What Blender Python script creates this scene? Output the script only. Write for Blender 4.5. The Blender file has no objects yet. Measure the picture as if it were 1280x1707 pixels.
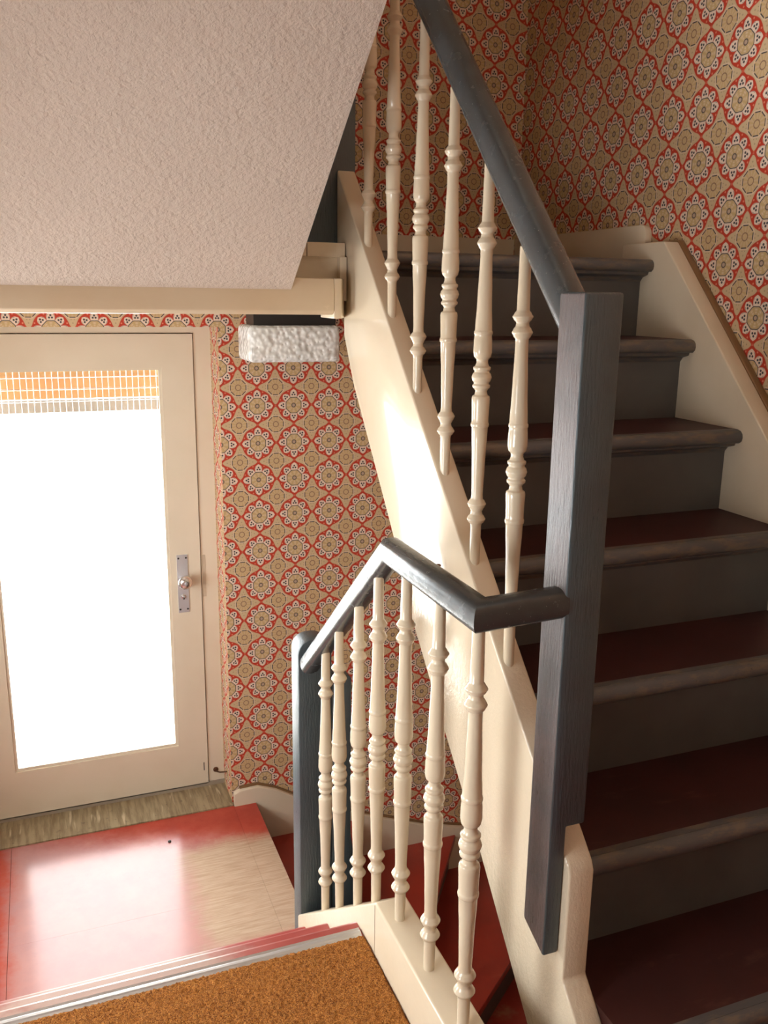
import bpy, bmesh, math, random
import numpy as np
from mathutils import Vector, Matrix

random.seed(7)
rng = np.random.default_rng(7)
scene = bpy.context.scene
COL = scene.collection
PI = math.pi

# ------------------------------------------------------------------ camera
YAW, PITCH, ROLL, FPX = 0.371946, -0.239118, 0.013837, 1473.42
EYE = Vector((0.0, 0.0, 1.55))
fwd = Vector((math.sin(YAW) * math.cos(PITCH), math.cos(YAW) * math.cos(PITCH), math.sin(PITCH)))
rgt = Vector((math.cos(YAW), -math.sin(YAW), 0))
upv = rgt.cross(fwd)
r2 = rgt * math.cos(ROLL) + upv * math.sin(ROLL)
u2 = -rgt * math.sin(ROLL) + upv * math.cos(ROLL)
cam_data = bpy.data.cameras.new('camera')
cam_data.sensor_fit = 'HORIZONTAL'
cam_data.sensor_width = 36.0
cam_data.lens = 36.0 * FPX / 1280.0
cam_data.clip_start = 0.02
cam = bpy.data.objects.new('camera', cam_data)
COL.objects.link(cam)
m = Matrix((r2, u2, -fwd)).transposed().to_4x4()
m.translation = EYE
cam.matrix_world = m
scene.camera = cam

# ------------------------------------------------------------------ world: bright overcast sky
world = bpy.data.worlds.new('overcast_sky')
scene.world = world
world.use_nodes = True
bg = world.node_tree.nodes['Background']
bg.inputs['Color'].default_value = (0.93, 0.97, 1.0, 1)
bg.inputs['Strength'].default_value = 9.0


def portal(name, loc, rot, sx, sy):
    """Light portal: only tells the sampler where daylight comes in."""
    l = bpy.data.lights.new(name, 'AREA')
    l.shape = 'RECTANGLE'
    l.size, l.size_y = sx, sy
    l.cycles.is_portal = True
    o = bpy.data.objects.new(name, l)
    o.location, o.rotation_euler = loc, rot
    COL.objects.link(o)


YW = 3.53      # back wall face
YU = 3.60      # back wall face above the upper landing
YD = 3.70      # door leaf face
XR = 2.02      # right wall face
XL = -0.80     # left wall face
YREAR = -1.40  # wall behind the camera
ZL = -0.66     # door landing level
ZUP = 1.682    # upper landing level
ZTOP = 4.30
WIN_UP = (0.30, 1.60, 2.95, 4.05)    # y0 y1 z0 z1 upstairs window in the left wall
FILL_WIN_LOW = (2.25, 2.90, 0.20, 1.05)   # unseen opening added in the left wall, fill daylight for the landing
FILL_WIN_HALL = (0.70, 1.40, 0.60, 1.30)  # second unseen opening added in the left wall, fill daylight from the hall
portal('door_daylight', (0.13, YD + 0.10, 0.42), (-PI / 2, 0, 0), 0.72, 1.75)
for nm, w in (('upstairs_window_daylight', WIN_UP), ('landing_fill_opening', FILL_WIN_LOW), ('hall_fill_opening', FILL_WIN_HALL)):
    portal(nm, (XL - 0.06, (w[0] + w[1]) / 2, (w[2] + w[3]) / 2), (0, -PI / 2, 0), w[3] - w[2], w[1] - w[0])

vs = scene.view_settings
vs.view_transform = 'Standard'
vs.look = 'None'
vs.gamma = 1.0
vs.use_curve_mapping = False
vs.exposure = 1.36
scene.cycles.use_denoising = True
scene.cycles.max_bounces = 8
scene.cycles.diffuse_bounces = 5
scene.cycles.glossy_bounces = 3
scene.cycles.transparent_max_bounces = 12


# ------------------------------------------------------------------ node expression helper
class X:
    def __init__(s, nt, sock):
        s.nt, s.s = nt, sock

    def op(s, o, b=None, c=None):
        n = s.nt.nodes.new('ShaderNodeMath')
        n.operation = o
        for i, v in enumerate((s, b, c)):
            if v is None:
                continue
            if isinstance(v, X):
                s.nt.links.new(v.s, n.inputs[i])
            else:
                n.inputs[i].default_value = float(v)
        return X(s.nt, n.outputs[0])

    def __add__(s, b): return s.op('ADD', b)
    def __radd__(s, b): return s.op('ADD', b)
    def __sub__(s, b): return s.op('SUBTRACT', b)
    def __rsub__(s, b): return s.op('MULTIPLY', -1).op('ADD', b)
    def __mul__(s, b): return s.op('MULTIPLY', b)
    def __rmul__(s, b): return s.op('MULTIPLY', b)
    def __truediv__(s, b): return s.op('DIVIDE', b)
    def lt(s, b, w=0.0):
        if w <= 0:
            return s.op('LESS_THAN', b)
        # soft step: 1 below b, 0 above b + w
        n = s.nt.nodes.new('ShaderNodeMapRange')
        n.clamp = True
        s.nt.links.new(s.s, n.inputs[0])
        for i, v in ((1, b), (2, b + w if not isinstance(b, X) else None), (3, 1.0), (4, 0.0)):
            n.inputs[i].default_value = v
        return X(s.nt, n.outputs[0])
    def gt(s, b): return s.op('GREATER_THAN', b)
    def ab(s): return s.op('ABSOLUTE')
    def sqrt(s): return s.op('SQRT')
    def cos(s): return s.op('COSINE')
    def sin(s): return s.op('SINE')
    def pw(s, b): return s.op('POWER', b)
    def atan2(s, b): return s.op('ARCTAN2', b)
    def round(s): return s.op('ROUND')
    def mx(s, b): return s.op('MAXIMUM', b)
    def mn(s, b): return s.op('MINIMUM', b)


class Mat:
    def __init__(s, name):
        s.m = bpy.data.materials.new(name)
        s.m.use_nodes = True
        s.nt = s.m.node_tree
        s.b = s.nt.nodes['Principled BSDF']
        s._co = None

    def inp(s, **k):
        for a, v in k.items():
            s.b.inputs[a.replace('_', ' ')].default_value = v
        return s

    def link(s, a, b):
        s.nt.links.new(a.s if isinstance(a, X) else a, b)

    def coord(s):
        if s._co is None:
            n = s.nt.nodes.new('ShaderNodeNewGeometry')
            s._co = n.outputs['Position']
        return s._co

    def xyz(s):
        n = s.nt.nodes.new('ShaderNodeSeparateXYZ')
        s.link(s.coord(), n.inputs[0])
        return [X(s.nt, o) for o in n.outputs]

    def mapped(s, scale):
        n = s.nt.nodes.new('ShaderNodeMapping')
        s.link(s.coord(), n.inputs[0])
        n.inputs['Scale'].default_value = scale
        return n.outputs[0]

    def noise(s, scale, detail=3, rough=0.55, stretch=None):
        n = s.nt.nodes.new('ShaderNodeTexNoise')
        s.link(s.mapped(stretch) if stretch else s.coord(), n.inputs['Vector'])
        n.inputs['Scale'].default_value = scale
        n.inputs['Detail'].default_value = detail
        n.inputs['Roughness'].default_value = rough
        return X(s.nt, n.outputs['Fac'])

    def voronoi(s, scale, feature='F1', stretch=None):
        n = s.nt.nodes.new('ShaderNodeTexVoronoi')
        n.feature = feature
        s.link(s.mapped(stretch) if stretch else s.coord(), n.inputs['Vector'])
        n.inputs['Scale'].default_value = scale
        return X(s.nt, n.outputs['Distance'])

    def mix(s, f, a, b):
        n = s.nt.nodes.new('ShaderNodeMix')
        n.data_type = 'RGBA'
        if isinstance(f, X):
            s.link(f, n.inputs[0])
        else:
            n.inputs[0].default_value = f
        for i, v in ((6, a), (7, b)):
            if isinstance(v, tuple):
                n.inputs[i].default_value = (*v, 1)
            else:
                s.link(v, n.inputs[i])
        return n.outputs[2]

    def ramp(s, x, lo, hi, a=0.0, b=1.0):
        n = s.nt.nodes.new('ShaderNodeMapRange')
        n.clamp = True
        n.interpolation_type = 'SMOOTHSTEP'
        s.link(x, n.inputs[0])
        for i, v in ((1, lo), (2, hi), (3, a), (4, b)):
            n.inputs[i].default_value = v
        return X(s.nt, n.outputs[0])

    def color(s, c):
        if isinstance(c, tuple):
            s.b.inputs['Base Color'].default_value = (*c, 1)
        else:
            s.link(c, s.b.inputs['Base Color'])
        return s

    def rough(s, r):
        if isinstance(r, X):
            s.link(r, s.b.inputs['Roughness'])
        else:
            s.b.inputs['Roughness'].default_value = r
        return s

    def bump(s, h, strength=0.3, dist=0.002):
        n = s.nt.nodes.new('ShaderNodeBump')
        n.inputs['Strength'].default_value = strength
        n.inputs['Distance'].default_value = dist
        s.link(h, n.inputs['Height'])
        s.link(n.outputs[0], s.b.inputs['Normal'])
        return s


# ------------------------------------------------------------------ materials
RED = (0.53, 0.040, 0.015)
TAN = (0.56, 0.375, 0.165)
BEIGE = (0.61, 0.44, 0.255)
PALE = (0.80, 0.62, 0.48)
DARK = (0.035, 0.035, 0.045)
PINK = (0.72, 0.22, 0.13)


def wallpaper(name, axis, P, u0, v0):
    M = Mat(name)
    co = M.xyz()
    u = (co[axis] - u0) / P
    v = (co[2] - v0) / P
    fu, fv = u - u.round(), v - v.round()
    u2_, v2_ = u + 0.5, v + 0.5
    gu, gv = u2_ - u2_.round(), v2_ - v2_.round()
    d1 = (fu * fu + fv * fv).sqrt()
    a1 = fv.atan2(fu)
    d2 = (gu * gu + gv * gv).sqrt()
    a2 = gv.atan2(gu)
    c2 = (a1 * 2).cos().ab()
    rb = 0.448 - c2 * 0.010 + c2.pw(20) * 0.062                    # edge of the red field
    k8 = a1 * (4 / PI)
    t8 = (k8 - k8.round()).ab() * 2                  # 0 at petal axis .. 1 between petals
    axial = (a1 * 4).cos() * 0.5 + 0.5               # 1 on the four main petals
    rp = 0.398 - t8 * 0.075 - t8.pw(5) * 0.12 + axial * 0.026
    ph = t8 * (PI / 8)
    px_, py_ = d1 * ph.cos(), d1 * ph.sin()
    def blob(x, y, cx, cy, r):
        dx, dy = x - cx, y - cy
        return (dx * dx + dy * dy).sqrt().lt(r, 0.006)
    pd = (1 - t8) * (PI / 8)
    qx, qy = d1 * pd.cos(), d1 * pd.sin()
    n1 = M.noise(420, 2)
    # secondary star: pale ground, octagonal rosette
    k4 = a2 * (4 / PI)
    t4 = (k4 - k4.round()) * (PI / 4)
    oc = d2 * t4.cos()
    gap = ((k4 - k4.round()).ab()).lt(0.40)
    gold = (a2 * 12).cos() * 0.5 + 0.5
    ros = M.mix(gold * 0.8, TAN, (0.62, 0.43, 0.27))
    c = M.mix(oc.lt(0.205, 0.01), BEIGE, ros)
    c = M.mix((oc - 0.228).ab().lt(0.008, 0.008) * 0.5, c, PALE)
    c = M.mix((oc - 0.207).ab().lt(0.009, 0.005) * gap * 0.95, c, DARK)
    c = M.mix((d2 - 0.072).ab().lt(0.008, 0.006) * 0.75, c, (0.16, 0.07, 0.05))
    ax = gu.ab().mx(gv.ab())
    ay = gu.ab().mn(gv.ab())
    c = M.mix(blob(ax, ay, 0.345, 0.0, 0.014) * 0.45, c, (0.17, 0.13, 0.07))
    c = M.mix(blob(ax, ay, 0.265, 0.035, 0.008) * 0.5, c, DARK)
    # main medallion
    r_ = M.mix(M.ramp(n1, 0.3, 0.8), RED, (0.48, 0.036, 0.015))
    md = r_
    md = M.mix(blob(qx, qy, 0.398, 0.0, 0.017), md, PINK)
    petal = d1.op('SUBTRACT', rp).lt(0.0, 0.010)
    md = M.mix(petal, md, PALE)
    rim = ((d1 - rp + 0.014).ab().lt(0.005, 0.006)) * t8.gt(0.45)
    md = M.mix(rim * 0.7, md, DARK)
    md = M.mix(blob(px_, py_, 0.338, 0.0, 0.022) * 0.97, md, DARK)
    md = M.mix(blob(px_, py_, 0.285, 0.033, 0.021) * 0.97, md, DARK)
    core = d1 + (a1 * 8).cos() * 0.006
    md = M.mix(core.lt(0.215, 0.006), md, TAN)
    md = M.mix((core - 0.215).ab().lt(0.008, 0.005) * 0.88, md, DARK)
    dots = ((a1 * 8).cos() * 0.5 + 0.5) * (d1 * 60).cos().ab()
    md = M.mix(core.lt(0.20, 0.01) * dots * 0.55, md, PALE)
    md = M.mix((d1 - 0.050).ab().lt(0.010, 0.006) * 0.9, md, (0.06, 0.045, 0.045))
    md = M.mix(d1.lt(0.034, 0.01) * 0.7, md, (0.45, 0.32, 0.27))
    inside = d1.op('SUBTRACT', rb).lt(-0.012, 0.016)
    c = M.mix(inside, c, md)
    c = M.mix((ax - 0.5).ab().lt(0.030, 0.01) * ay.lt(0.030, 0.01), c, RED)
    c = M.mix(blob(ax, ay, 0.487, 0.012, 0.007) * 0.8, c, PINK)
    # woven-looking print: fine threads
    thr = (co[axis] * 2600).sin() * 0.5 + (co[2] * 2600).sin() * 0.5
    c = M.mix((thr * 0.05 + n1 * 0.12).mx(0.0), c, (0.25, 0.16, 0.10))
    M.color(c).rough(0.62)
    M.b.inputs['Specular IOR Level'].default_value = 0.3
    M.bump(M.noise(260, 2), 0.12, 0.001)
    return M.m


PB = 0.1525
M_WP_BACK = wallpaper('wallpaper_back', 0, PB, 0.971, 0.958)
M_WP_RIGHT = wallpaper('wallpaper_right', 1, 0.1585, 2.291, 2.136)
M_WP_BACKUP = wallpaper('wallpaper_back_upper', 0, 0.1545, 1.255, 1.955)
M_WP_REVEAL = wallpaper('wallpaper_reveal', 1, PB, 3.47, 0.958)


def paint(name, c, c2, rough=0.22, brush=(6, 6, 1.2), bs=0.12, noise_scale=30, spec=0.5):
    M = Mat(name)
    n = M.noise(4, 4)
    M.color(M.mix(M.ramp(n, 0.35, 0.75), c, c2))
    g = M.noise(noise_scale, 4, 0.6, brush)
    M.rough(g * 0.12 + (rough - 0.06))
    M.bump(g, bs, 0.004)
    M.b.inputs['Specular IOR Level'].default_value = spec
    return M.m


CREAM = (0.69, 0.585, 0.435)
M_CREAM = paint('cream_gloss_paint', CREAM, (0.65, 0.54, 0.39), 0.20, (4, 4, 4), 0.10, 14)
M_CREAM_STRING = None
M_BAL = paint('cream_turned_paint', (0.68, 0.58, 0.43), (0.63, 0.52, 0.37), 0.17, (8, 8, 3), 0.05, 30)
M_DOORP = paint('door_cream_paint', (0.74, 0.645, 0.50), (0.71, 0.61, 0.46), 0.38, (3, 3, 9), 0.05, 20)
M_BEAM = paint('beam_cream_paint', (0.71, 0.59, 0.43), (0.68, 0.54, 0.37), 0.25, (1.5, 6, 6), 0.10, 12)


def string_mat():
    M = Mat('cream_string_paint')
    x, y, z = M.xyz()
    n = M.noise(4, 4)
    M.color(M.mix(M.ramp(n, 0.35, 0.75), CREAM, (0.66, 0.55, 0.40)))
    crackle = M.noise(95, 3, 0.7, (1, 1, 0.55))
    low = M.ramp(M.noise(3.2, 3) * 0.5 + z * -0.55, -0.35, 0.15)
    broad = M.noise(7, 2, 0.5)
    M.bump(crackle * low * 3.0 + broad * 0.25, 0.16, 0.006)
    M.rough(0.10)
    return M.m


M_STRING = string_mat()


def grey_mat(name='blue_grey_paint', bs=0.4, a=(0.053, 0.078, 0.089), b=(0.045, 0.064, 0.073)):
    M = Mat(name)
    n = M.noise(9, 4)
    base = M.mix(M.ramp(n, 0.35, 0.7), a, b)
    chips = M.ramp(M.noise(130, 3, 0.7), 0.735, 0.76)
    M.color(M.mix(chips * 0.8, base, (0.40, 0.36, 0.30)))
    g = M.noise(42, 4, 0.65, (5, 5, 0.5))
    M.rough(g * 0.25 + 0.20)
    M.bump(g, bs, 0.006)
    M.b.inputs['Specular IOR Level'].default_value = 0.85
    return M.m


def rail_mat():
    M = Mat('dark_grey_rail_paint')
    n = M.noise(14, 4)
    base = M.mix(M.ramp(n, 0.35, 0.7), (0.062, 0.069, 0.071), (0.054, 0.058, 0.058))
    chips = M.ramp(M.noise(330, 1, 0.5), 0.76, 0.78)
    M.color(M.mix(chips * 0.7, base, (0.35, 0.34, 0.32)))
    g = M.noise(30, 4, 0.6)
    M.rough(g * 0.18 + 0.16)
    M.bump(g, 0.16, 0.004)
    return M.m


M_GREY = grey_mat()
M_MAUVE = grey_mat('mauve_grey_left_face', 1.0, (0.135, 0.098, 0.092), (0.095, 0.082, 0.082))  # lighter mauve-tinted grey, used on the newel's left face only
M_RAIL = rail_mat()


def riser_mat():
    M = Mat('grey_riser_paint')
    n = M.noise(6, 4)
    M.color(M.mix(M.ramp(n, 0.3, 0.75), (0.106, 0.098, 0.090), (0.082, 0.075, 0.069)))
    M.rough(0.42).bump(M.noise(60, 3), 0.08, 0.002)
    return M.m


def nosing_mat():
    M = Mat('worn_grey_nosing_paint')
    n = M.noise(22, 5, 0.65, (0.7, 2, 2))
    c = M.mix(M.ramp(n, 0.45, 0.62), (0.092, 0.086, 0.083), (0.15, 0.115, 0.085))
    d = M.ramp(M.noise(55, 4, 0.7), 0.66, 0.72)
    M.color(M.mix(d * 0.7, c, (0.05, 0.04, 0.035)))
    M.rough(0.42).bump(n, 0.15, 0.002)
    return M.m


M_RISER = riser_mat()
M_NOSE = nosing_mat()


def tread_mat():
    M = Mat('oxblood_tread_paint')
    n = M.noise(5, 4)
    c = M.mix(M.ramp(n, 0.35, 0.7), (0.050, 0.013, 0.011), (0.038, 0.011, 0.0095))
    w = M.ramp(M.noise(9, 5, 0.65, (0.6, 2, 1)), 0.60, 0.75)
    M.color(M.mix(w * 0.25, c, (0.16, 0.075, 0.055)))
    M.rough(0.45).bump(M.noise(70, 3), 0.06, 0.002)
    M.b.inputs['Specular IOR Level'].default_value = 0.3
    return M.m


M_TREAD = tread_mat()


def winder_mat():
    M = Mat('red_winder_paint')
    n = M.noise(4, 4)
    c = M.mix(M.ramp(n, 0.35, 0.7), (0.36, 0.034, 0.018), (0.28, 0.029, 0.017))
    w = M.ramp(M.noise(3.2, 5, 0.65), 0.58, 0.72)
    M.color(M.mix(w * 0.6, c, (0.40, 0.20, 0.11)))
    M.rough(0.38).bump(M.noise(70, 3), 0.06, 0.002)
    return M.m


M_WINDER = winder_mat()


def landing_mat():
    """Red floor paint, worn through to bare boards where people walk."""
    M = Mat('worn_red_floor_paint')
    x, y, z = M.xyz()
    n = M.noise(6, 5, 0.65)
    fine = M.noise(38, 4, 0.7)
    red = M.mix(M.ramp(n, 0.35, 0.7), (0.44, 0.075, 0.046), (0.37, 0.055, 0.035))
    grain = M.noise(9, 5, 0.6, (0.9, 14, 1))
    wood = M.mix(M.ramp(grain, 0.3, 0.7), (0.42, 0.285, 0.185), (0.55, 0.41, 0.29))
    wood = M.mix(M.ramp(grain, 0.62, 0.74) * 0.55, wood, (0.26, 0.14, 0.085))
    scuff = M.mix(M.ramp(n, 0.3, 0.7), (0.52, 0.35, 0.32), (0.46, 0.32, 0.31))
    jit = (n - 0.5) * 0.34 + (fine - 0.5) * 0.10
    # bare wood on the right, towards the stairs
    wx = M.ramp(x + jit * 0.5, 0.33, 0.47)
    wy = M.ramp(y + jit * 0.35, 3.30, 3.20) * M.ramp(y + jit * 0.4, 2.55, 2.70)
    # grey-pink scuffed middle, in front of the door
    sx = M.ramp(x + jit * 0.35, -0.30, -0.20) * M.ramp(x + jit * 0.6, 0.74, 0.46)
    sy = M.ramp(y + jit * 0.4 + x * 0.35, 3.58, 3.36)
    c = M.mix(sx * sy * 0.62, red, scuff)
    c = M.mix(wx * wy * 0.95, c, wood)
    c = M.mix(M.ramp(M.noise(150, 2), 0.74, 0.77) * 0.6, c, (0.12, 0.07, 0.05))
    M.color(c)
    M.rough(fine * 0.08 + 0.13)
    M.b.inputs['Specular IOR Level'].default_value = 0.15
    M.bump(grain * 0.5 + fine * 0.5, 0.04, 0.003)
    return M.m


M_LAND = landing_mat()


def step_red_mat():
    M = Mat('worn_red_step_paint')
    n = M.noise(8, 5, 0.65, (0.8, 1, 1))
    x, y, z = M.xyz()
    red = M.mix(M.ramp(n, 0.35, 0.7), (0.33, 0.055, 0.045), (0.40, 0.10, 0.085))
    worn = M.ramp(x + (n - 0.5) * 0.5, -0.30, -0.12) * M.ramp(x + (n - 0.5) * 0.5, 0.46, 0.25)
    M.color(M.mix(worn * 0.85, red, (0.48, 0.36, 0.30)))
    M.rough(0.33).bump(M.noise(60, 3), 0.1, 0.002)
    return M.m


M_STEPRED = step_red_mat()


def lino_mat():
    M = Mat('streaked_linoleum')
    n = M.noise(11, 5, 0.6, (5, 0.5, 1))
    c = M.mix(M.ramp(n, 0.35, 0.65), (0.20, 0.145, 0.075), (0.36, 0.28, 0.165))
    s = M.ramp(M.noise(17, 2, 0.5, (3, 0.35, 1)), 0.60, 0.72)
    c = M.mix(s * 0.7, c, (0.66, 0.55, 0.38))
    M.color(M.mix(M.ramp(M.noise(40, 4), 0.62, 0.75) * 0.7, c, (0.11, 0.08, 0.05)))
    M.rough(0.35)
    return M.m


M_LINO = lino_mat()


def carpet_mat():
    M = Mat('ochre_loop_carpet')
    n = M.noise(260, 3, 0.7)
    n2 = M.noise(620, 2, 0.6)
    big = M.noise(3, 3)
    c = M.mix(M.ramp(n, 0.34, 0.64), (0.13, 0.034, 0.008), (0.50, 0.185, 0.036))
    c = M.mix(M.ramp(n2, 0.54, 0.66) * 0.85, c, (0.74, 0.38, 0.10))
    c = M.mix(M.ramp(n2, 0.46, 0.34) * 0.85, c, (0.09, 0.025, 0.008))
    c = M.mix(M.ramp(big, 0.4, 0.7) * 0.25, c, (0.52, 0.20, 0.04))
    M.color(c).rough(0.9)
    M.bump(n2, 0.6, 0.004)
    M.b.inputs['Specular IOR Level'].default_value = 0.15
    return M.m


M_CARPET = carpet_mat()


def metal(name, c, r, aniso=None):
    M = Mat(name)
    M.color(c)
    M.inp(Metallic=1.0)
    M.rough(M.noise(60, 3, 0.6, aniso or (1, 1, 1)) * 0.25 + r)
    return M.m


M_ALU = metal('aluminium', (0.72, 0.73, 0.75), 0.22, (0.4, 8, 8))
M_STEEL = metal('nickel_plate', (0.78, 0.79, 0.83), 0.38)
M_CHROME = metal('polished_nickel', (0.78, 0.74, 0.72), 0.10)
M_RUST = metal('rusty_iron', (0.20, 0.10, 0.06), 0.5)


def plaster_mat():
    M = Mat('roughcast_plaster')
    n = M.noise(55, 5, 0.62)
    v = M.noise(130, 3, 0.6)
    big = M.noise(2.0, 3)
    M.color(M.mix(M.ramp(big, 0.3, 0.75), (0.60, 0.505, 0.43), (0.56, 0.465, 0.39)))
    M.rough(0.8)
    M.bump(n * 0.75 + v * 0.35, 0.75, 0.010)
    M.b.inputs['Specular IOR Level'].default_value = 0.2
    return M.m


M_PLASTER = plaster_mat()


def simple(name, c, r=0.5, spec=0.5):
    M = Mat(name)
    n = M.noise(12, 4)
    M.color(M.mix(n * 0.5, c, tuple(v * 0.85 for v in c))).rough(r)
    M.b.inputs['Specular IOR Level'].default_value = spec
    return M.m


M_WHITEWALL = simple('warm_white_wall', (0.74, 0.68, 0.58), 0.7)
M_BLACK = simple('black_lamp_metal', (0.018, 0.015, 0.014), 0.35)
M_BROWNWOOD = simple('brown_wood_edge', (0.22, 0.115, 0.045), 0.45)
M_SCREW = simple('dark_screw', (0.03, 0.027, 0.025), 0.4)
M_DARKGAP = simple('dark_joint', (0.035, 0.025, 0.02), 0.8)
M_CONCRETE = simple('pale_concrete', (0.70, 0.68, 0.65), 0.8)


def awning_wood():
    M = Mat('honey_awning_wood')
    n = M.noise(6, 4, 0.6, (1, 8, 8))
    M.color(M.mix(n, (0.26, 0.128, 0.045), (0.32, 0.18, 0.08))).rough(0.6)
    return M.m


M_AWN = awning_wood()
M_VALANCE = simple('grey_valance', (0.17, 0.165, 0.15), 0.7)


def glass_mat():
    """Clear wired ribbed glass of the door."""
    M = Mat('wired_glass')
    nt = M.nt
    x, y, z = M.xyz()
    wire = ((x / 0.0235) - (x / 0.0235).round()).ab().lt(0.035, 0.03).mx(((z / 0.047) - (z / 0.047).round()).ab().lt(0.015, 0.012))
    tr = nt.nodes.new('ShaderNodeBsdfTransparent')
    tr.inputs[0].default_value = (0.97, 0.98, 0.97, 1)
    tl = nt.nodes.new('ShaderNodeBsdfTranslucent')
    tl.inputs[0].default_value = (0.9, 0.9, 0.9, 1)
    mx1 = nt.nodes.new('ShaderNodeMixShader')
    M.link(wire * 0.22, mx1.inputs[0])
    M.link(tr.outputs[0], mx1.inputs[1])
    M.link(tl.outputs[0], mx1.inputs[2])
    gl = nt.nodes.new('ShaderNodeBsdfGlossy')
    gl.inputs['Roughness'].default_value = 0.08
    fr = nt.nodes.new('ShaderNodeFresnel')
    fr.inputs['IOR'].default_value = 1.4
    mx2 = nt.nodes.new('ShaderNodeMixShader')
    M.link(fr.outputs[0], mx2.inputs[0])
    M.link(mx1.outputs[0], mx2.inputs[1])
    M.link(gl.outputs[0], mx2.inputs[2])
    M.link(mx2.outputs[0], nt.nodes['Material Output'].inputs['Surface'])
    return M.m


M_GLASS = glass_mat()


def lamp_glass():
    M = Mat('crinkled_lamp_glass')
    v = M.voronoi(62, 'SMOOTH_F1')
    M.color(M.mix(M.ramp(v, 0.25, 0.75), (0.88, 0.87, 0.83), (0.60, 0.58, 0.53)))
    M.rough(0.12)
    M.inp(Transmission_Weight=0.0)
    M.bump(v, 0.9, 0.008)
    return M.m


M_LGLASS = lamp_glass()


# ------------------------------------------------------------------ object helpers
def tag(o, label=None, cat=None, group=None, kind=None):
    if label: o['label'] = label
    if cat: o['category'] = cat
    if group: o['group'] = group
    if kind: o['kind'] = kind
    return o


def link(name, me, parent=None):
    o = bpy.data.objects.new(name, me)
    COL.objects.link(o)
    if parent:
        o.parent = parent
        off = parent.location.copy() if parent.parent is None else Vector((0, 0, 0))
        o.matrix_parent_inverse = Matrix.Translation(-off)
    return o


def empty(name, loc=(0, 0, 0)):
    o = bpy.data.objects.new(name, None)
    o.location = loc
    o.empty_display_size = 0.05
    COL.objects.link(o)
    return o


def finish(name, bm, mats, parent=None, smooth=False, bevel=0.0, seg=2, angle=40):
    if bevel > 0:
        bmesh.ops.bevel(bm, geom=[e for e in bm.edges if e.is_manifold and e.calc_face_angle(0) > 0.5],
                        offset=bevel, segments=seg, affect='EDGES', profile=0.5)
    bmesh.ops.recalc_face_normals(bm, faces=bm.faces)
    me = bpy.data.meshes.new(name)
    bm.to_mesh(me)
    bm.free()
    for mt in (mats if isinstance(mats, (list, tuple)) else [mats]):
        me.materials.append(mt)
    if smooth or bevel > 0:
        for p in me.polygons:
            p.use_smooth = True
        me.set_sharp_from_angle(angle=math.radians(angle))
    return link(name, me, parent)


def add_box(bm, x0, x1, y0, y1, z0, z1):
    v = [bm.verts.new(c) for c in ((x0, y0, z0), (x1, y0, z0), (x1, y1, z0), (x0, y1, z0),
                                   (x0, y0, z1), (x1, y0, z1), (x1, y1, z1), (x0, y1, z1))]
    for f in ((3, 2, 1, 0), (4, 5, 6, 7), (0, 1, 5, 4), (1, 2, 6, 5), (2, 3, 7, 6), (3, 0, 4, 7)):
        bm.faces.new([v[i] for i in f])


def box(name, x0, x1, y0, y1, z0, z1, mat, parent=None, bevel=0.002, seg=2):
    bm = bmesh.new()
    add_box(bm, x0, x1, y0, y1, z0, z1)
    return finish(name, bm, mat, parent, bevel=bevel, seg=seg)


def prism(name, pts, axis, a0, a1, mat, parent=None, bevel=0.002, seg=2):
    """Polygon extruded along an axis. pts are (y,z) for axis x, (x,z) for axis y, (x,y) for axis z."""
    def P(p, a):
        return {'x': (a, p[0], p[1]), 'y': (p[0], a, p[1]), 'z': (p[0], p[1], a)}[axis]
    bm = bmesh.new()
    A = [bm.verts.new(P(p, a0)) for p in pts]
    B = [bm.verts.new(P(p, a1)) for p in pts]
    n = len(pts)
    bm.faces.new(A)
    bm.faces.new(B[::-1])
    for i in range(n):
        bm.faces.new((A[i], B[i], B[(i + 1) % n], A[(i + 1) % n]))
    bmesh.ops.recalc_face_normals(bm, faces=bm.faces)
    return finish(name, bm, mat, parent, bevel=bevel, seg=seg)


def sweep(name, path, prof, mat, parent=None, cap_round=0.0, angle=40):
    """Profile (side, up) swept along a polyline with mitred corners."""
    path = [Vector(p) for p in path]
    bm = bmesh.new()
    rings = []
    n = len(path)
    for i, p in enumerate(path):
        d0 = (path[i] - path[i - 1]).normalized() if i > 0 else None
        d1 = (path[i + 1] - path[i]).normalized() if i < n - 1 else None
        d = d1 if d0 is None else d0
        side = d.cross(Vector((0, 0, 1)))
        side.normalize()
        up = side.cross(d)
        ring = []
        nrm = (d0 + d1).normalized() if d0 is not None and d1 is not None else None
        for s, u in prof:
            q = p + side * s + up * u
            if nrm is not None:
                q = q + d * ((p - q).dot(nrm) / d.dot(nrm))
            ring.append(bm.verts.new(q))
        rings.append(ring)
    k = len(prof)
    for a, b in zip(rings, rings[1:]):
        for j in range(k):
            bm.faces.new((a[j], b[j], b[(j + 1) % k], a[(j + 1) % k]))
    for ring, sgn, dd in ((rings[0], -1, (path[1] - path[0]).normalized()), (rings[-1], 1, (path[-1] - path[-2]).normalized())):
        if cap_round > 0 and sgn == -1:
            prev = ring
            c = path[0]
            for t in (0.35, 0.65, 0.9):
                nr = []
                f = math.sqrt(1 - t * t)
                for v in ring:
                    nr.append(bm.verts.new(c + (v.co - c) * f - dd * cap_round * t))
                for j in range(k):
                    bm.faces.new((prev[j], prev[(j + 1) % k], nr[(j + 1) % k], nr[j]))
                prev = nr
            bm.faces.new(prev)
        else:
            bm.faces.new(ring)
    return finish(name, bm, mat, parent, smooth=True, angle=angle)


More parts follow.
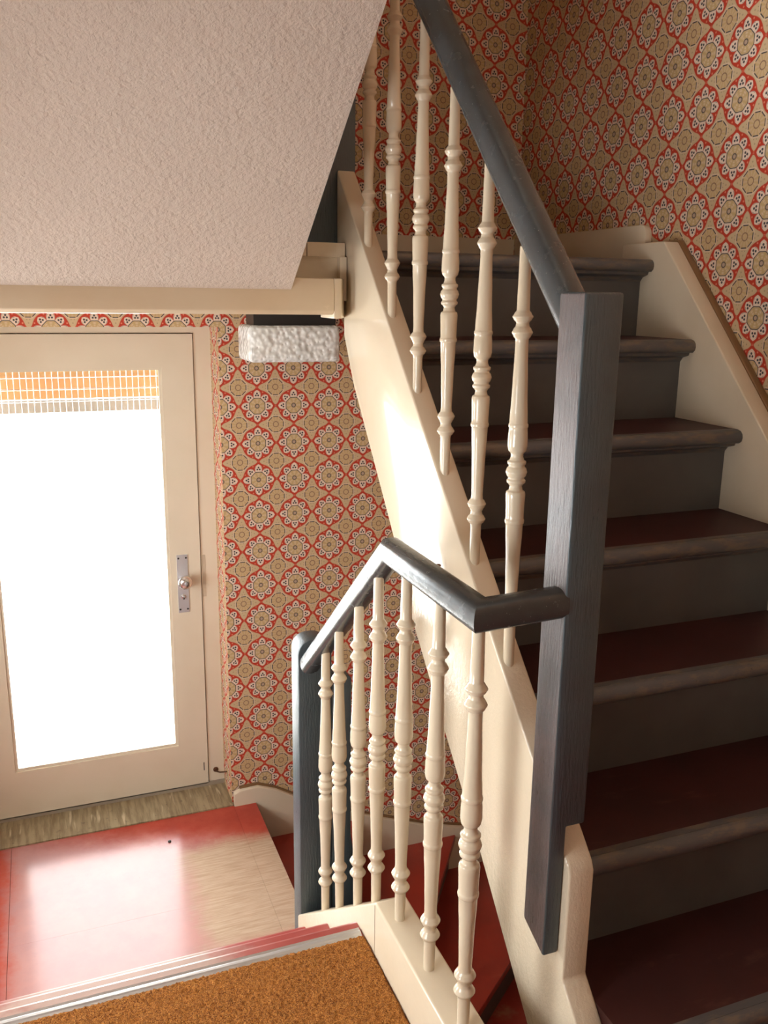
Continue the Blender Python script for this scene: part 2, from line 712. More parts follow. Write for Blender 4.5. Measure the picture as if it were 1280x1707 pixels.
def lathe_mesh(name, prof, mat, n=20):
    """prof: list of (radius, z); sharp=False."""
    vs_, fs = [], []
    for r, z in prof:
        for i in range(n):
            a = 2 * PI * i / n
            vs_.append((r * math.cos(a), r * math.sin(a), z))
    for j in range(len(prof) - 1):
        for i in range(n):
            fs.append((j * n + i, j * n + (i + 1) % n, (j + 1) * n + (i + 1) % n, (j + 1) * n + i))
    fs.append(tuple(range(n - 1, -1, -1)))
    fs.append(tuple((len(prof) - 1) * n + i for i in range(n)))
    me = bpy.data.meshes.new(name)
    me.from_pydata(vs_, [], fs)
    me.materials.append(mat)
    for p in me.polygons:
        p.use_smooth = True
    me.set_sharp_from_angle(angle=math.radians(50))
    return me


def tube(name, pts, r, mat, parent=None, n=10):
    prof = [(r * math.cos(2 * PI * i / n), r * math.sin(2 * PI * i / n)) for i in range(n)]
    return sweep(name, pts, prof, mat, parent)


def struct(o, label=None):
    o['kind'] = 'structure'
    if label: o['label'] = label
    return o


# ------------------------------------------------------------------ walls
OX0, OX1, OZ1 = -0.425, 0.668, 1.425     # door opening in the back wall


def wall_back():
    bm = bmesh.new()
    add_box(bm, XL - 0.2, OX0, YW, YW + 0.24, -2.7, ZUP - 0.04)
    add_box(bm, OX1, XR + 0.25, YW, YW + 0.24, -2.7, ZUP - 0.04)
    add_box(bm, OX0, OX1, YW, YW + 0.24, OZ1, ZUP - 0.04)
    add_box(bm, OX0, OX1, YW, YW + 0.24, -2.7, ZL - 0.02)
    o = finish('wall_back', bm, [M_WP_BACK, M_WP_REVEAL])
    for p in o.data.polygons:
        if abs(p.normal.x) > 0.9:
            p.material_index = 1
    return struct(o, 'back wall papered with red and tan medallion wallpaper')


wall_back()
struct(box('wall_back', XL - 0.2, XR + 0.25, YU, YU + 0.24, ZUP - 0.04, ZTOP, M_WP_BACKUP, None, 0.0), 'upper back wall papered with red and tan medallion wallpaper')
bm = bmesh.new()
add_box(bm, XR, XR + 0.2, YREAR - 0.2, YU, -2.7, ZTOP)
struct(finish('wall_right', bm, M_WP_RIGHT), 'right wall papered with red and tan medallion wallpaper')
bm = bmesh.new()
add_box(bm, XL, XR, YREAR - 0.2, YREAR, -2.7, ZTOP)
struct(finish('wall_rear', bm, M_WHITEWALL), 'plain wall behind the viewer')
bm = bmesh.new()
for z0, z1, ws in ((-2.7, 2.5, (FILL_WIN_HALL, FILL_WIN_LOW)), (2.5, ZTOP, (WIN_UP,))):
    ya = YREAR - 0.2
    for w in ws:
        add_box(bm, XL - 0.2, XL, ya, w[0], z0, z1)
        add_box(bm, XL - 0.2, XL, w[0], w[1], z0, w[2])
        add_box(bm, XL - 0.2, XL, w[0], w[1], w[3], z1)
        ya = w[1]
    add_box(bm, XL - 0.2, XL, ya, YU, z0, z1)
struct(finish('wall_left', bm, M_WHITEWALL), 'plain warm white wall left of the door landing')
for i, w in enumerate((FILL_WIN_LOW, FILL_WIN_HALL, WIN_UP)):  # landing and hall openings are added for fill daylight, out of view
    e = struct(empty('unseen_window_%d' % (i + 1), (XL - 0.1, (w[0] + w[1]) / 2, w[2])))
    t = 0.05
    for y0, y1, z0, z1 in ((w[0], w[0] + t, w[2], w[3]), (w[1] - t, w[1], w[2], w[3]), (w[0] + t, w[1] - t, w[2], w[2] + t), (w[0] + t, w[1] - t, w[3] - t, w[3])):
        box('unseen_window_frame', XL - 0.13, XL - 0.07, y0, y1, z0, z1, M_DOORP, e)

# floors
bm = bmesh.new()
add_box(bm, XL, 0.655, YREAR, 1.75, -0.22, -0.001)
add_box(bm, 0.655, XR, YREAR, 1.0, -0.22, -0.001)
struct(finish('floor', bm, M_STEPRED), 'upper floor under the ochre carpet')
bm = bmesh.new()
add_box(bm, XL, XR, YREAR, YW, -2.7, -2.55)
struct(finish('floor', bm, M_WINDER), 'floor of the level below')

# landing in front of the door
fl = struct(empty('floor', (0, 2.9, ZL)), 'worn red landing floor in front of the glazed door')
box('floor_board', XL, -0.245, 2.28, 3.505, ZL - 0.04, ZL, M_LAND, fl, 0.003)
for a, b in ((2.28, 2.8995), (2.90, 3.505)):
    box('floor_board', -0.2435, 0.6688, a, b, ZL - 0.04, ZL, M_LAND, fl, 0.0)
box('nosing_board', 0.6695, 0.768, 2.42, 3.50, ZL - 0.045, ZL, M_LAND, fl, 0.010, 3)
box('riser', 0.72, 0.742, 2.42, 3.50, ZL - 0.20, ZL - 0.045, M_RISER, fl)
box('trim_1', OX0, OX1, YW - 0.025, YD + 0.02, ZL - 0.02, ZL + 0.006, M_LINO, None, 0.004)
struct(bpy.data.objects['trim_1'], 'streaked brown linoleum threshold strip below the door')

# ------------------------------------------------------------------ ceiling: sloping soffit of the flight above
SX = 0.70
sl = (2.122 - 1.565) / (2.56 - 1.817)
bm = bmesh.new()
c = prism('ceiling', [(2.56, 1.565), (1.58, 1.565 + sl * 0.98), (YREAR, 1.565 + sl * 0.98), (YREAR, 2.56), (1.66, 2.56), (2.62, 1.80)],
          'x', XL, SX, M_PLASTER, None, 0.0)
struct(c, 'sloping roughcast plaster soffit under the flight above')
bm.free()
# upper landing slab (its front is cased by the beam)
struct(box('ceiling', XL, XR, 2.705, YW, 1.512, ZUP - 0.045, M_WHITEWALL, None, 0.0), 'underside of the upper landing')
# upstairs ceiling
struct(box('ceiling', XL, XR, YREAR, YU, ZTOP, ZTOP + 0.1, M_WHITEWALL, None, 0.0), 'ceiling of the floor above')
# unseen partition added to keep upstairs daylight off the back wall
struct(prism('wall_light_block', [(1.75, 2.565), (1.75, ZTOP), (YU, ZTOP), (YU, ZUP), (2.63, ZUP + 0.13)], 'x', 0.655, SX, M_WHITEWALL, None, 0.0), 'added unseen partition blocking daylight beside the flight above')
# painted beam under the soffit
e = struct(empty('trim_2', (0, 2.6, 1.49)), 'cream painted beam along the foot of the plaster soffit')
prism('beam_face', [(2.56, 1.506), (2.572, 1.495), (2.68, 1.495), (2.68, 1.60), (2.565, 1.60), (2.558, 1.565)], 'x', XL, 0.832, M_BEAM, e, 0.003)
prism('return_board', [(0.832, 2.562), (0.855, 2.562), (0.898, 2.66), (0.898, 2.70), (0.832, 2.70)], 'z', 1.484, 1.60, M_BEAM, e, 0.003)
e = struct(empty('trim_3', (0.82, 2.7, 1.6)), 'cream boxed casing between the beam and the upper newel')
box('panel', 0.70, 0.893, 2.66, 2.70, 1.595, 1.668, M_BEAM, e, 0.002)
box('moulding', 0.70, 0.872, 2.650, 2.662, 1.580, 1.602, M_BEAM, e, 0.003)
box('cap_board', 0.775, 0.893, 2.645, 2.72, 1.664, 1.705, M_BEAM, e, 0.004)
box('cap_board', 0.70, 0.773, 2.647, 2.72, 1.664, 1.705, M_BEAM, e, 0.004)
box('corner_strip', 0.874, 0.894, 2.632, 2.662, 1.535, 1.664, M_BEAM, e, 0.003)


# ------------------------------------------------------------------ glazed door
d = struct(empty('door_1', (0.13, YD, ZL)), 'cream glazed door with nickel handle plate')
DX0, DX1 = -0.34, 0.594      # leaf
GX0, GX1, GZ0, GZ1 = -0.214, 0.466, -0.430, 1.260
DZ0, DZ1 = -0.640, 1.392
YB = YD + 0.045
box('stile', DX0, GX0, YD, YB, DZ0, DZ1, M_DOORP, d, 0.003)
box('stile', GX1, DX1, YD, YB, DZ0, DZ1, M_DOORP, d, 0.003)
box('rail', GX0, GX1, YD, YB, GZ1, DZ1, M_DOORP, d, 0.002)
box('rail', GX0, GX1, YD, YB, DZ0, GZ0, M_DOORP, d, 0.002)
# glazing beads
for nm, a in (('glazing_bead', (GX0, GX0 + 0.012, GZ0, GZ1)), ('glazing_bead', (GX1 - 0.012, GX1, GZ0, GZ1)),
              ('glazing_bead', (GX0 + 0.012, GX1 - 0.012, GZ0, GZ0 + 0.012)), ('glazing_bead', (GX0 + 0.012, GX1 - 0.012, GZ1 - 0.012, GZ1))):
    box(nm, a[0], a[1], YD + 0.008, YD + 0.024, a[2], a[3], M_DOORP, d, 0.003)
box('glass_pane', GX0 + 0.004, GX1 - 0.004, YD + 0.024, YD + 0.028, GZ0 + 0.004, GZ1 - 0.004, M_GLASS, d, 0.0)
# frame
FY0, FY1 = YD - 0.012, YD + 0.055
box('door_frame', DX1 + 0.004, OX1, FY0 + 0.02, FY1, ZL, OZ1, M_DOORP, d, 0.003)
box('door_frame', OX0, DX0 - 0.004, FY0 + 0.02, FY1, ZL, OZ1, M_DOORP, d, 0.003)
box('door_frame', DX0 - 0.004, DX1 + 0.004, FY0 + 0.02, FY1, DZ1 + 0.004, OZ1, M_DOORP, d, 0.002)
box('sill_strip', OX0, OX1, FY0 + 0.012, FY1, ZL, DZ0 + 0.004, simple('dirty_sill', (0.34, 0.28, 0.21), 0.6), d, 0.002)
for a in ((DX0 - 0.02, DX1 + 0.02, DZ1 - 0.012, OZ1), (DX0 - 0.02, DX0 + 0.012, ZL, OZ1), (DX1 - 0.012, DX1 + 0.02, ZL, OZ1)):
    box('door_stop', a[0], a[1], YB + 0.001, FY1 + 0.03, a[2], a[3], M_DOORP, d, 0.0)
# handle plate, knob, key barrel
hx = 0.516
pl = box('handle_plate', hx - 0.023, hx + 0.023, YD - 0.004, YD, 0.203, 0.463, M_STEEL, d, 0.0015)
kn = empty('x')
bpy.data.objects.remove(kn)
kme = lathe_mesh('knob', [(0.012, 0), (0.012, 0.018), (0.016, 0.022), (0.026, 0.028), (0.0305, 0.040), (0.029, 0.050), (0.022, 0.058), (0.012, 0.062), (0.006, 0.0625)], M_CHROME, 24)
kme.transform(Matrix.Translation((hx + 0.004, YD - 0.004, 0.352)) @ Matrix.Rotation(PI / 2, 4, 'X'))
KNOB = link('knob', kme, d)
kc = lathe_mesh('knob_rivet', [(0.007, 0), (0.007, 0.002), (0.004, 0.003)], M_STEEL, 12)
kc.transform(Matrix.Translation((hx + 0.004, YD - 0.0665, 0.352)) @ Matrix.Rotation(PI / 2, 4, 'X'))
link('knob_rivet', kc, KNOB)
kb = lathe_mesh('key_barrel', [(0.010, 0), (0.010, 0.006), (0.007, 0.007), (0.006, 0.010)], M_CHROME, 16)
kb.transform(Matrix.Translation((hx, YD - 0.004, 0.277)) @ Matrix.Rotation(PI / 2, 4, 'X'))
BARREL = link('key_barrel', kb, pl)
box('key_slot', hx - 0.003, hx + 0.003, YD - 0.0155, YD - 0.003, 0.266, 0.271, M_SCREW, pl, 0.0)
for sx_, sz in ((-0.016, 0.449), (0.016, 0.449), (-0.016, 0.218), (0.016, 0.218)):
    s = lathe_mesh('screw', [(0.0042, 0), (0.0042, 0.0016), (0.002, 0.0022)], M_SCREW, 10)
    s.transform(Matrix.Translation((hx + sx_, YD - 0.0038, sz)) @ Matrix.Rotation(PI / 2, 4, 'X'))
    link('screw', s, pl)
box('latch_slot', 0.574, 0.578, YD - 0.001, YD + 0.004, -0.572, -0.532, M_SCREW, d, 0.0)
box('strike_plate', DX1 + 0.008, DX1 + 0.022, FY0 + 0.0185, FY0 + 0.022, 0.262, 0.452, simple('strike_plate_paint', (0.56, 0.46, 0.33), 0.4), d, 0.001)
# hook and eye at the foot of the frame
tube('stay_hook', [(0.630, FY0 + 0.022, -0.580), (0.630, FY0 - 0.004, -0.580), (0.640, FY0 - 0.03, -0.572), (0.664, FY0 - 0.07, -0.552)], 0.003, M_RUST, d, 8)
eye = lathe_mesh('hook_plate', [(0.012, 0), (0.012, 0.003), (0.006, 0.005)], M_RUST, 12)
eye.transform(Matrix.Translation((0.630, FY0 + 0.020, -0.582)) @ Matrix.Rotation(PI / 2, 4, 'X'))
link('hook_plate', eye, d)

# ------------------------------------------------------------------ outside the door
tag(struct(box('floor', -3.0, 3.0, YW + 0.26, 7.0, -0.95, -0.85, M_CONCRETE, None, 0.0)), 'pale balcony floor outside the glazed door')
aw = tag(empty('awning', (0, 4.25, 1.3)), 'honey wooden slat awning outside the top of the door glass', 'awning')
for k in range(3):
    zt = 1.222 - k * 0.047
    box('slat', -1.6, 1.6, 4.24, 4.262, zt - 0.045, zt, M_AWN, aw, 0.002)
box('valance', -1.6, 1.6, 4.25, 4.256, 1.020, 1.078, M_VALANCE, aw, 0.001)
box('added_shade_roof', -1.6, 1.6, YW + 0.245, 4.55, 1.226, 1.260, M_AWN, aw, 0.002)  # roof added over the awning to shade the slats
for x in (-1.45, 1.45):
    box('bracket', x - 0.02, x + 0.02, YW + 0.24, 4.24, 1.18, 1.22, M_AWN, aw, 0.002)

# ------------------------------------------------------------------ carpet and edge strip
def carpet():
    nx, ny = 330, 210
    xs_ = np.linspace(-0.62, 0.6535, nx)
    ys_ = np.linspace(1.772, 0.95, ny)
    h = rng.random((ny, nx)) * 0.0045
    jx = (rng.random((ny, nx)) - 0.5) * 0.003
    jy = (rng.random((ny, nx)) - 0.5) * 0.003
    V = []
    for j in range(ny):
        for i in range(nx):
            edge = i in (0, nx - 1) or j in (0, ny - 1)
            V.append((xs_[i] + jx[j, i], ys_[j] + jy[j, i], 0.0005 if edge else 0.006 + h[j, i]))
    F = []
    for j in range(ny - 1):
        for i in range(nx - 1):
            a = j * nx + i
            F.append((a, a + nx, a + nx + 1, a + 1))
    me = bpy.data.meshes.new('carpet')
    me.from_pydata(V, [], F)
    me.materials.append(M_CARPET)
    for p in me.polygons:
        p.use_smooth = True
    return tag(link('carpet', me), 'ochre brown loop pile carpet in the foreground', 'carpet')


carpet()
# ribbed aluminium edge strip in front of the carpet
prof = [(0, 0.0), (0, 0.004), (0.006, 0.0095), (0.012, 0.0075), (0.015, 0.0085), (0.022, 0.0085), (0.026, 0.0065), (0.036, 0.004), (0.036, 0.0)]
st = prism('edge_strip', [(1.803 - a, b + 0.0004) for a, b in prof], 'x', XL, 0.648, M_ALU, None, 0.0)
tag(st, 'ribbed aluminium strip along the edge of the ochre carpet', 'edge strip')

# ------------------------------------------------------------------ short flight: three steps down to the landing
CX0, CX1 = 0.655, 0.735
sf = tag(empty('stair_flight', (0.0, 2.0, ZL)), 'three worn red steps from the carpet down to the door landing', 'stairs')
TRD = [(1.70, 1.842, 0.0), (1.79, 2.090, -0.190), (2.02, 2.325, -0.378)]
for y0, y1, z in TRD:
    prism('tread', [(y0, z - 0.036), (y0, z), (y1 - 0.016, z), (y1 - 0.006, z - 0.005), (y1, z - 0.016), (y1 - 0.004, z - 0.030), (y1 - 0.014, z - 0.036)],
          'x', XL, 0.654, M_STEPRED, sf, 0.0)
for y, z0, z1 in ((1.775, -0.190, -0.036), (2.002, -0.378, -0.226), (2.245, ZL, -0.414)):
    box('riser', XL, 0.654, y, y + 0.02, z0, z1, M_RISER, sf, 0.0)
prism('string_board', [(1.0, 0.147), (1.703, 0.147), (2.40, -0.402), (2.40, -0.80), (1.703, -0.26), (1.0, -0.26)], 'x', CX0, CX1, M_CREAM, sf, 0.006, 3)
box('string_joint', CX0 - 0.0006, CX0 + 0.002, 1.7015, 1.7030, -0.02, 0.140, simple('hairline_joint', (0.30, 0.22, 0.16), 0.7), sf, 0.0)

# ------------------------------------------------------------------ upper flight
UX0, UX1 = 0.955, 1.932
uf = tag(empty('stair_flight', (1.4, 1.2, 0)), 'steep upper flight with oxblood treads and grey risers', 'stairs')
RISE = 0.2515
RY = [2.585, 2.345, 2.105, 1.868, 1.634, 1.392, 1.165]     # riser faces, from the top
for k in range(7):
    z = ZUP - RISE * k
    zb = z - RISE
    yr = RY[k]
    yn = yr - 0.068
    yb = RY[k - 1] + 0.02 if k > 0 else YW
    if k == 0:
        yb = 2.72
    pts = [(yb, z - 0.04), (yb, z), (yn + 0.022, z), (yn + 0.010, z - 0.003), (yn + 0.002, z - 0.012), (yn, z - 0.022), (yn + 0.003, z - 0.033), (yn + 0.012, z - 0.040)]
    o = prism('tread', pts, 'x', UX0, UX1, [M_TREAD, M_NOSE], uf, 0.0)
    for p in o.data.polygons:
        p.use_smooth = abs(p.normal.x) < 0.5
        if p.center.y < yn + 0.0225:
            p.material_index = 1
    o.data.set_sharp_from_angle(angle=math.radians(40))
    if k > 0:
        # worn grey-brown band along the front of the tread
        box('worn_edge', UX0, UX1, yn + 0.0215, yn + 0.040, z - 0.002, z + 0.0006, M_NOSE, o, 0.0)
    prism('cove_moulding', [(yr, z - 0.04), (yn + 0.026, z - 0.04), (yn + 0.030, z - 0.050), (yr - 0.012, z - 0.058), (yr, z - 0.072)], 'x', UX0, UX1, M_NOSE, uf, 0.0)
    box('riser', UX0, UX1, yr, yr + 0.02, max(zb, 0.0) - (0.0 if k == 6 else 0.035), z - 0.038, M_RISER, uf, 0.0)
# upper landing boards behind the top nosing
box('landing_board', 0.955, XR - 0.002, 2.722, YU - 0.002, ZUP - 0.04, ZUP, M_TREAD, uf, 0.0)
# outer string (stairwell side): steps down in front of the newel
SX0, SX1 = 0.897, 0.955
low = [(1.10, -0.30), (1.392, -0.002), (1.646, 0.272), (1.845, 0.465), (2.072, 0.690), (2.236, 0.905), (2.575, 1.288), (2.665, 1.43), (2.672, 1.56), (2.735, 1.60)]
top = [(2.735, 1.925), (1.282, 0.470), (1.274, 0.452), (1.274, 0.212), (1.262, 0.200), (0.80, -0.27), (0.80, -0.30)]
os_ = prism('outer_string', low + top, 'x', SX0, SX1, M_STRING, uf, 0.005, 3)
# wall string
WS0 = [(2.70, ZUP + 0.055), (2.478, ZUP + 0.055), (1.00, 0.158), (1.00, -0.02), (1.2, -0.02), (2.70, 1.50)]
ws = prism('wall_string', WS0, 'x', UX1, 1.992, M_CREAM, uf, 0.005, 3)
EB = [(2.70, ZUP + 0.062), (2.485, ZUP + 0.062), (1.00, 0.172), (1.00, 0.10), (1.05, 0.10), (2.70, 1.60)]
prism('wood_edge_strip', EB, 'x', 1.992, XR - 0.001, M_BROWNWOOD, ws, 0.003)
# boarded underside
prism('underside_board', [(1.10, -0.20), (2.62, 1.36), (2.60, 1.39), (1.08, -0.17)], 'x', UX0, UX1, M_WHITEWALL, uf, 0.0)

# skirting boards of the upper landing
def skirt_right():
    pts = [(YU - 0.024, ZUP), (YU - 0.024, ZUP + 0.122), (2.69, ZUP + 0.122)]
    for i in range(1, 7):
        a = i / 6 * PI / 2
        pts.append((2.69 - 0.035 * math.sin(a), ZUP + 0.122 - 0.035 + 0.035 * math.cos(a)))
    pts.append((2.655, ZUP))
    return prism('baseboard_right', pts, 'x', 1.992, XR - 0.001, M_CREAM, None, 0.003)


struct(skirt_right(), 'cream skirting board with rounded end on the upper landing')
struct(box('baseboard_back', 0.96, 1.992, YU - 0.022, YU - 0.001, ZUP, ZUP + 0.118, M_CREAM, None, 0.003), 'cream skirting along the back of the upper landing')

# ------------------------------------------------------------------ lower winder flight
lf = tag(empty('stair_flight', (1.3, 2.8, -1.6)), 'dark red winder steps turning down below the landing', 'stairs')


def winder(poly, z, ra, rb_):
    o = prism('tread', poly, 'z', z - 0.04, z, [M_WINDER, M_NOSE], lf, 0.006, 2)
    # riser board under the nosing line ra -> rb, set back
    a, b = Vector(ra), Vector(rb_)
    dr = (b - a).normalized()
    nb = Vector((-dr.y, dr.x))
    c_ = Vector((sum(p[0] for p in poly) / len(poly), sum(p[1] for p in poly) / len(poly)))
    if (c_ - a).dot(nb) < 0:
        nb = -nb
    q = [a + nb * 0.025, b + nb * 0.025, b + nb * 0.045, a + nb * 0.045]
    prism('riser', [(v.x, v.y) for v in q], 'z', z - 0.20, z - 0.041, M_RISER, lf, 0.0)


YS = YW - 0.03
winder([(0.744, 2.50), (0.744, YS), (1.26, YS), (0.92, 2.50)], -0.85, (1.26, YS), (0.92, 2.50))
winder([(0.88, 2.50), (1.21, YS), (1.772, YS), (1.548, 3.187), (0.95, 2.37)], -1.05, (1.772, YS), (0.95, 2.37))
winder([(0.93, 2.40), (1.72, YS), (1.95, YS), (1.95, 3.008), (1.714, 2.822), (0.95, 2.225)], -1.24, (1.95, 3.008), (0.95, 2.225))
winder([(0.93, 2.27), (1.95, 3.06), (1.95, 2.50), (0.95, 2.06)], -1.43, (1.95, 2.50), (0.95, 2.06))
winder([(0.93, 2.10), (1.95, 2.56), (1.95, 2.12), (0.93, 1.85)], -1.62, (1.95, 2.12), (0.93, 1.85))
for k in range(4):
    y = 2.16 - 0.24 * k
    winder([(0.80, y), (1.95, y), (1.95, y - 0.28), (0.80, y - 0.28)], -1.81 - 0.19 * k, (1.95, y - 0.28), (0.80, y - 0.28))
# curved wall string following the winders along the back wall
top_c = [(0.672, -0.600), (0.700, -0.588), (0.780, -0.584), (0.860, -0.615), (0.945, -0.667), (1.10, -0.752), (1.25, -0.822), (1.418, -0.890), (1.60, -0.960), (1.79, -1.013), (1.99, -1.06)]
bot_c = [(1.99, -1.75), (1.2, -1.35), (0.672, -0.70)]
ws = prism('wall_string', top_c + bot_c, 'y', YW - 0.034, YW - 0.006, M_CREAM, lf, 0.004, 3)
bm = bmesh.new()
tc2 = [(x, z + 0.008) for x, z in top_c[1:]]
prism('wood_edge_strip', [(x, z + 0.007) for x, z in top_c[1:]] + [(x, z - 0.03) for x, z in top_c[1:][::-1]], 'y', YW - 0.016, YW - 0.001, M_BROWNWOOD, ws, 0.0)
bm.free()
prism('wall_string', [(YW - 0.035, -1.06), (3.0, -1.13), (2.5, -1.32), (1.2, -2.2), (1.2, -2.5), (2.4, -1.75), (YW - 0.035, -1.75)], 'x', 1.952, XR - 0.001, M_CREAM, lf, 0.003)

# ------------------------------------------------------------------ turned balusters
def spline(keys, sub=4):
    """Catmull-style smoothing between radius keys (z, r)."""
    out = []
    for i in range(len(keys) - 1):
        z0, r0 = keys[i]
        z1, r1 = keys[i + 1]
        for s in range(sub):
            t = s / sub
            w = t * t * (3 - 2 * t)
            out.append((r0 + (r1 - r0) * w, z0 + (z1 - z0) * t))
    out.append((keys[-1][1], keys[-1][0]))
    return out


def bal_profile(L):
    K = [(0.000, .0118), (0.092, .0125), (0.098, .0135), (0.104, .0185), (0.110, .0216), (0.116, .0185), (0.122, .0140),
         (0.128, .0130), (0.134, .0155), (0.140, .0190), (0.146, .0216), (0.152, .0185), (0.158, .0140),
         (0.168, .0132), (0.240, .0150), (0.322, .0184), (0.325, .0204), (0.330, .0208), (0.335, .0190),
         (0.360, .0196), (0.386, .0206), (0.392, .0196), (0.396, .0145), (0.404, .0130), (0.408, .0155), (0.412, .0196), (0.416, .0200), (0.420, .0170),
         (0.422, .0170), (0.427, .0205), (0.434, .0225), (0.441, .0205), (0.446, .0168), (0.448, .0168), (0.452, .0195), (0.456, .0196), (0.460, .0150),
         (0.466, .0130), (0.472, .0130), (0.480, .0190), (0.490, .0208), (0.510, .0204), (0.526, .0192), (0.529, .0206), (0.533, .0206), (0.537, .0188),
         (0.600, .0160), (0.690, .0132), (0.705, .0134), (0.712, .0180), (0.719, .0214), (0.726, .0180), (0.732, .0138),
         (0.738, .0130), (0.745, .0185), (0.750, .0212), (0.756, .0175), (0.763, .0130), (0.844, .0118), (L, .0116)]
    return [(r, z) for r, z in spline(K, 3)]


BAL = lathe_mesh('baluster', bal_profile(0.885), M_BAL, 22)


def baluster(parent, x, y, z, s=1.0):
    o = bpy.data.objects.new('baluster', BAL)
    COL.objects.link(o)
    o.parent = parent
    o.location = Vector((x, y, z)) - parent.location
    o.rotation_euler = (random.uniform(-.006, .006), random.uniform(-.006, .006), random.uniform(0, 6.28))
    return o


def rail_profile(w, h, n=20):
    """Rounded handrail section, flat underneath."""
    pts = []
    for i in range(n):
        a = 2 * PI * i / n
        s, u = math.cos(a), math.sin(a)
        p = 2.6
        s2 = math.copysign(abs(s) ** (2 / p), s)
        u_ = math.copysign(abs(u) ** (2 / p), u)
        pts.append((s2 * w / 2, u_ * h / 2))
    return pts


# level railing beside the carpet
BX = 0.690
br = tag(empty('banister', (BX, 1.7, 0.147)), 'level dark grey railing with cream balusters beside the ochre carpet', 'banister')
sweep('handrail', [(BX + 0.004, 2.372, 0.478), (BX + 0.004, 1.728, 1.008), (BX + 0.004, 1.305, 1.008), (0.866, 1.320, 1.008)],
      rail_profile(0.058, 0.058), M_RAIL, br, cap_round=0.025, angle=35)
for y in (2.210, 2.075, 1.922, 1.787):
    zb = 0.147 + (y - 1.703) * (-0.549 / 0.697) - 0.012
    baluster(br, BX, y, zb)
for y in (1.632, 1.466, 1.300):
    baluster(br, BX, y, 0.122)
# low newel at the foot of the railing, rounded top
NX0, NX1, NY0, NY1, NZ = 0.671, 0.778, 2.418, 2.50, 0.535


def newel_low():
    pts = [(NX0, -1.45), (NX0, NZ - 0.045)]
    for i in range(1, 7):
        a = i / 6 * PI / 2
        pts.append((NX0 + 0.045 * (1 - math.cos(a)), NZ - 0.045 + 0.045 * math.sin(a)))
    for i in range(0, 7):
        a = i / 6 * PI / 2
        pts.append((NX1 - 0.045 * (1 - math.sin(a)), NZ - 0.045 + 0.045 * math.cos(a)))
    pts.append((NX1, -1.45))
    return prism('newel_post', pts, 'y', NY0, NY1, M_GREY, br, 0.005, 2)


nl = newel_low()
prism('newel_cheek', [(NX1, -1.45), (NX1, 0.398), (NX1 + 0.010, 0.408), (NX1 + 0.062, 0.396), (NX1 + 0.066, 0.385), (NX1 + 0.066, -0.16), (NX1 + 0.150, -0.75), (NX1 + 0.150, -1.45)],
      'y', NY0 + 0.004, NY1 + 0.02, M_GREY, nl, 0.004)

# upper banister
ub = tag(empty('banister', (0.915, 1.33, 0.27)), 'steep grey banister with square newel and cream balusters on the upper flight', 'banister')
U0, U1 = Vector((0.912, 1.345, 1.02 * 1.345 + 0.088)), Vector((0.912, 3.0, 1.02 * 3.0 + 0.088))
sweep('handrail', [U0, U1], rail_profile(0.062, 0.066, 24), M_RAIL, ub)
for y in (1.588, 1.768, 1.946, 2.128, 2.315, 2.510):
    zb = 0.470 + (y - 1.282) * (1.455 / 1.453) - 0.012
    baluster(ub, 0.918, y, zb)


def newel_up():
    x0, x1, y0, y1 = 0.860, 0.938, 1.294, 1.374
    zt = 1.562
    o1 = prism('newel_post', [(x0, 0.262), (x0, zt), (x1, zt), (x1, 0.548), (SX0 - 0.0005, 0.548), (SX0 - 0.0005, 0.262)], 'y', y0, y1, M_GREY, ub, 0.0)
    bm = bmesh.new()
    bm.from_mesh(o1.data)
    for v in bm.verts:
        if v.co.z < 0.3 and v.co.y > 1.33:
            v.co.z += 0.035
    bmesh.ops.bevel(bm, geom=[e for e in bm.edges if e.calc_face_angle(0) > 0.5], offset=0.005, segments=3, affect='EDGES', profile=0.5)
    bm.to_mesh(o1.data)
    bm.free()
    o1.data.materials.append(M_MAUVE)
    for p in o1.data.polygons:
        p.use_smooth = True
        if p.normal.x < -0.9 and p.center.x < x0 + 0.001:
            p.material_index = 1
    o1.data.set_sharp_from_angle(angle=math.radians(40))
    return o1


newel_up()

# newel of the floor above, standing on the casing
nu = tag(box('newel_post', 0.775, 0.957, 2.738, 2.82, 1.700, 2.75, M_GREY, None, 0.006, 3), 'dark grey newel post between soffit and upper balusters', 'newel post')

# ------------------------------------------------------------------ lamp under the landing
lm = tag(empty('ceiling_lamp', (0.89, 3.3, 1.50)), 'box lamp with black base and crinkled glass under the beam', 'lamp')


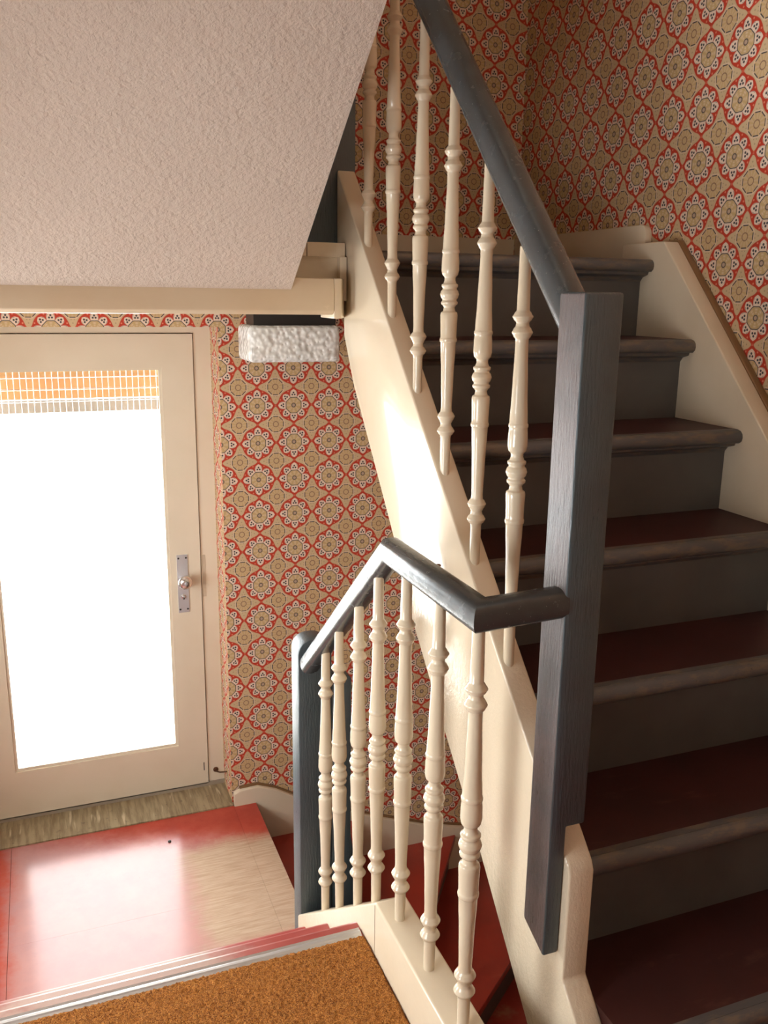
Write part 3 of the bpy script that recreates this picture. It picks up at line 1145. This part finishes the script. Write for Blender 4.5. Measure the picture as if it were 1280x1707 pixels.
def frustum(name, a, b, mat, parent, bevel=0.002):
    bm = bmesh.new()
    A = [bm.verts.new(v) for v in a]
    B = [bm.verts.new(v) for v in b]
    bm.faces.new(A)
    bm.faces.new(B[::-1])
    for i in range(4):
        bm.faces.new((A[i], B[i], B[(i + 1) % 4], A[(i + 1) % 4]))
    return finish(name, bm, mat, parent, bevel=bevel)


frustum('lamp_base', [(0.744, 3.24, 1.442), (1.058, 3.24, 1.442), (1.058, 3.24, 1.505), (0.744, 3.24, 1.505)],
        [(0.752, 3.40, 1.442), (1.058, 3.40, 1.442), (1.058, 3.40, 1.505), (0.752, 3.40, 1.505)], M_BLACK, lm)


def lamp_shade():
    bm = bmesh.new()
    add_box(bm, 0.722, 1.068, 3.215, 3.42, 1.308, 1.441)
    bmesh.ops.bevel(bm, geom=list(bm.edges), offset=0.016, segments=3, affect='EDGES', profile=0.5)
    bmesh.ops.subdivide_edges(bm, edges=list(bm.edges), cuts=7, use_grid_fill=True)
    for v in bm.verts:
        v.co += Vector((rng.uniform(-1, 1), rng.uniform(-1, 1), rng.uniform(-1, 1))) * 0.0006
    return finish('glass_shade', bm, M_LGLASS, lm, smooth=True, angle=60)


lamp_shade()

# ------------------------------------------------------------------ small things
hk = []
for i in range(9):
    a = -0.3 + i / 8 * 3.6
    hk.append((SX0 - 0.020 - 0.011 * math.cos(a) * 1.0, 1.885, 0.905 + 0.011 * math.sin(a)))
hk = [(SX0 + 0.004, 1.885, 0.892), (SX0 - 0.012, 1.885, 0.893)] + [(SX0 - 0.018 - 0.009 * math.sin(a), 1.885, 0.903 - 0.010 * math.cos(a)) for a in [i * 0.5 for i in range(1, 9)]]
tag(tube('hook', hk, 0.0028, M_RUST, None, 8), 'small rusty hook screwed into the outer stair string', 'hook')
sm = lathe_mesh('floor_stud', [(0.007, 0), (0.007, 0.004), (0.004, 0.007)], M_SCREW, 10)
sm.transform(Matrix.Translation((0.365, 3.33, ZL)))
tag(link('floor_stud', sm), 'small dark stud on the red landing floor', 'stud')
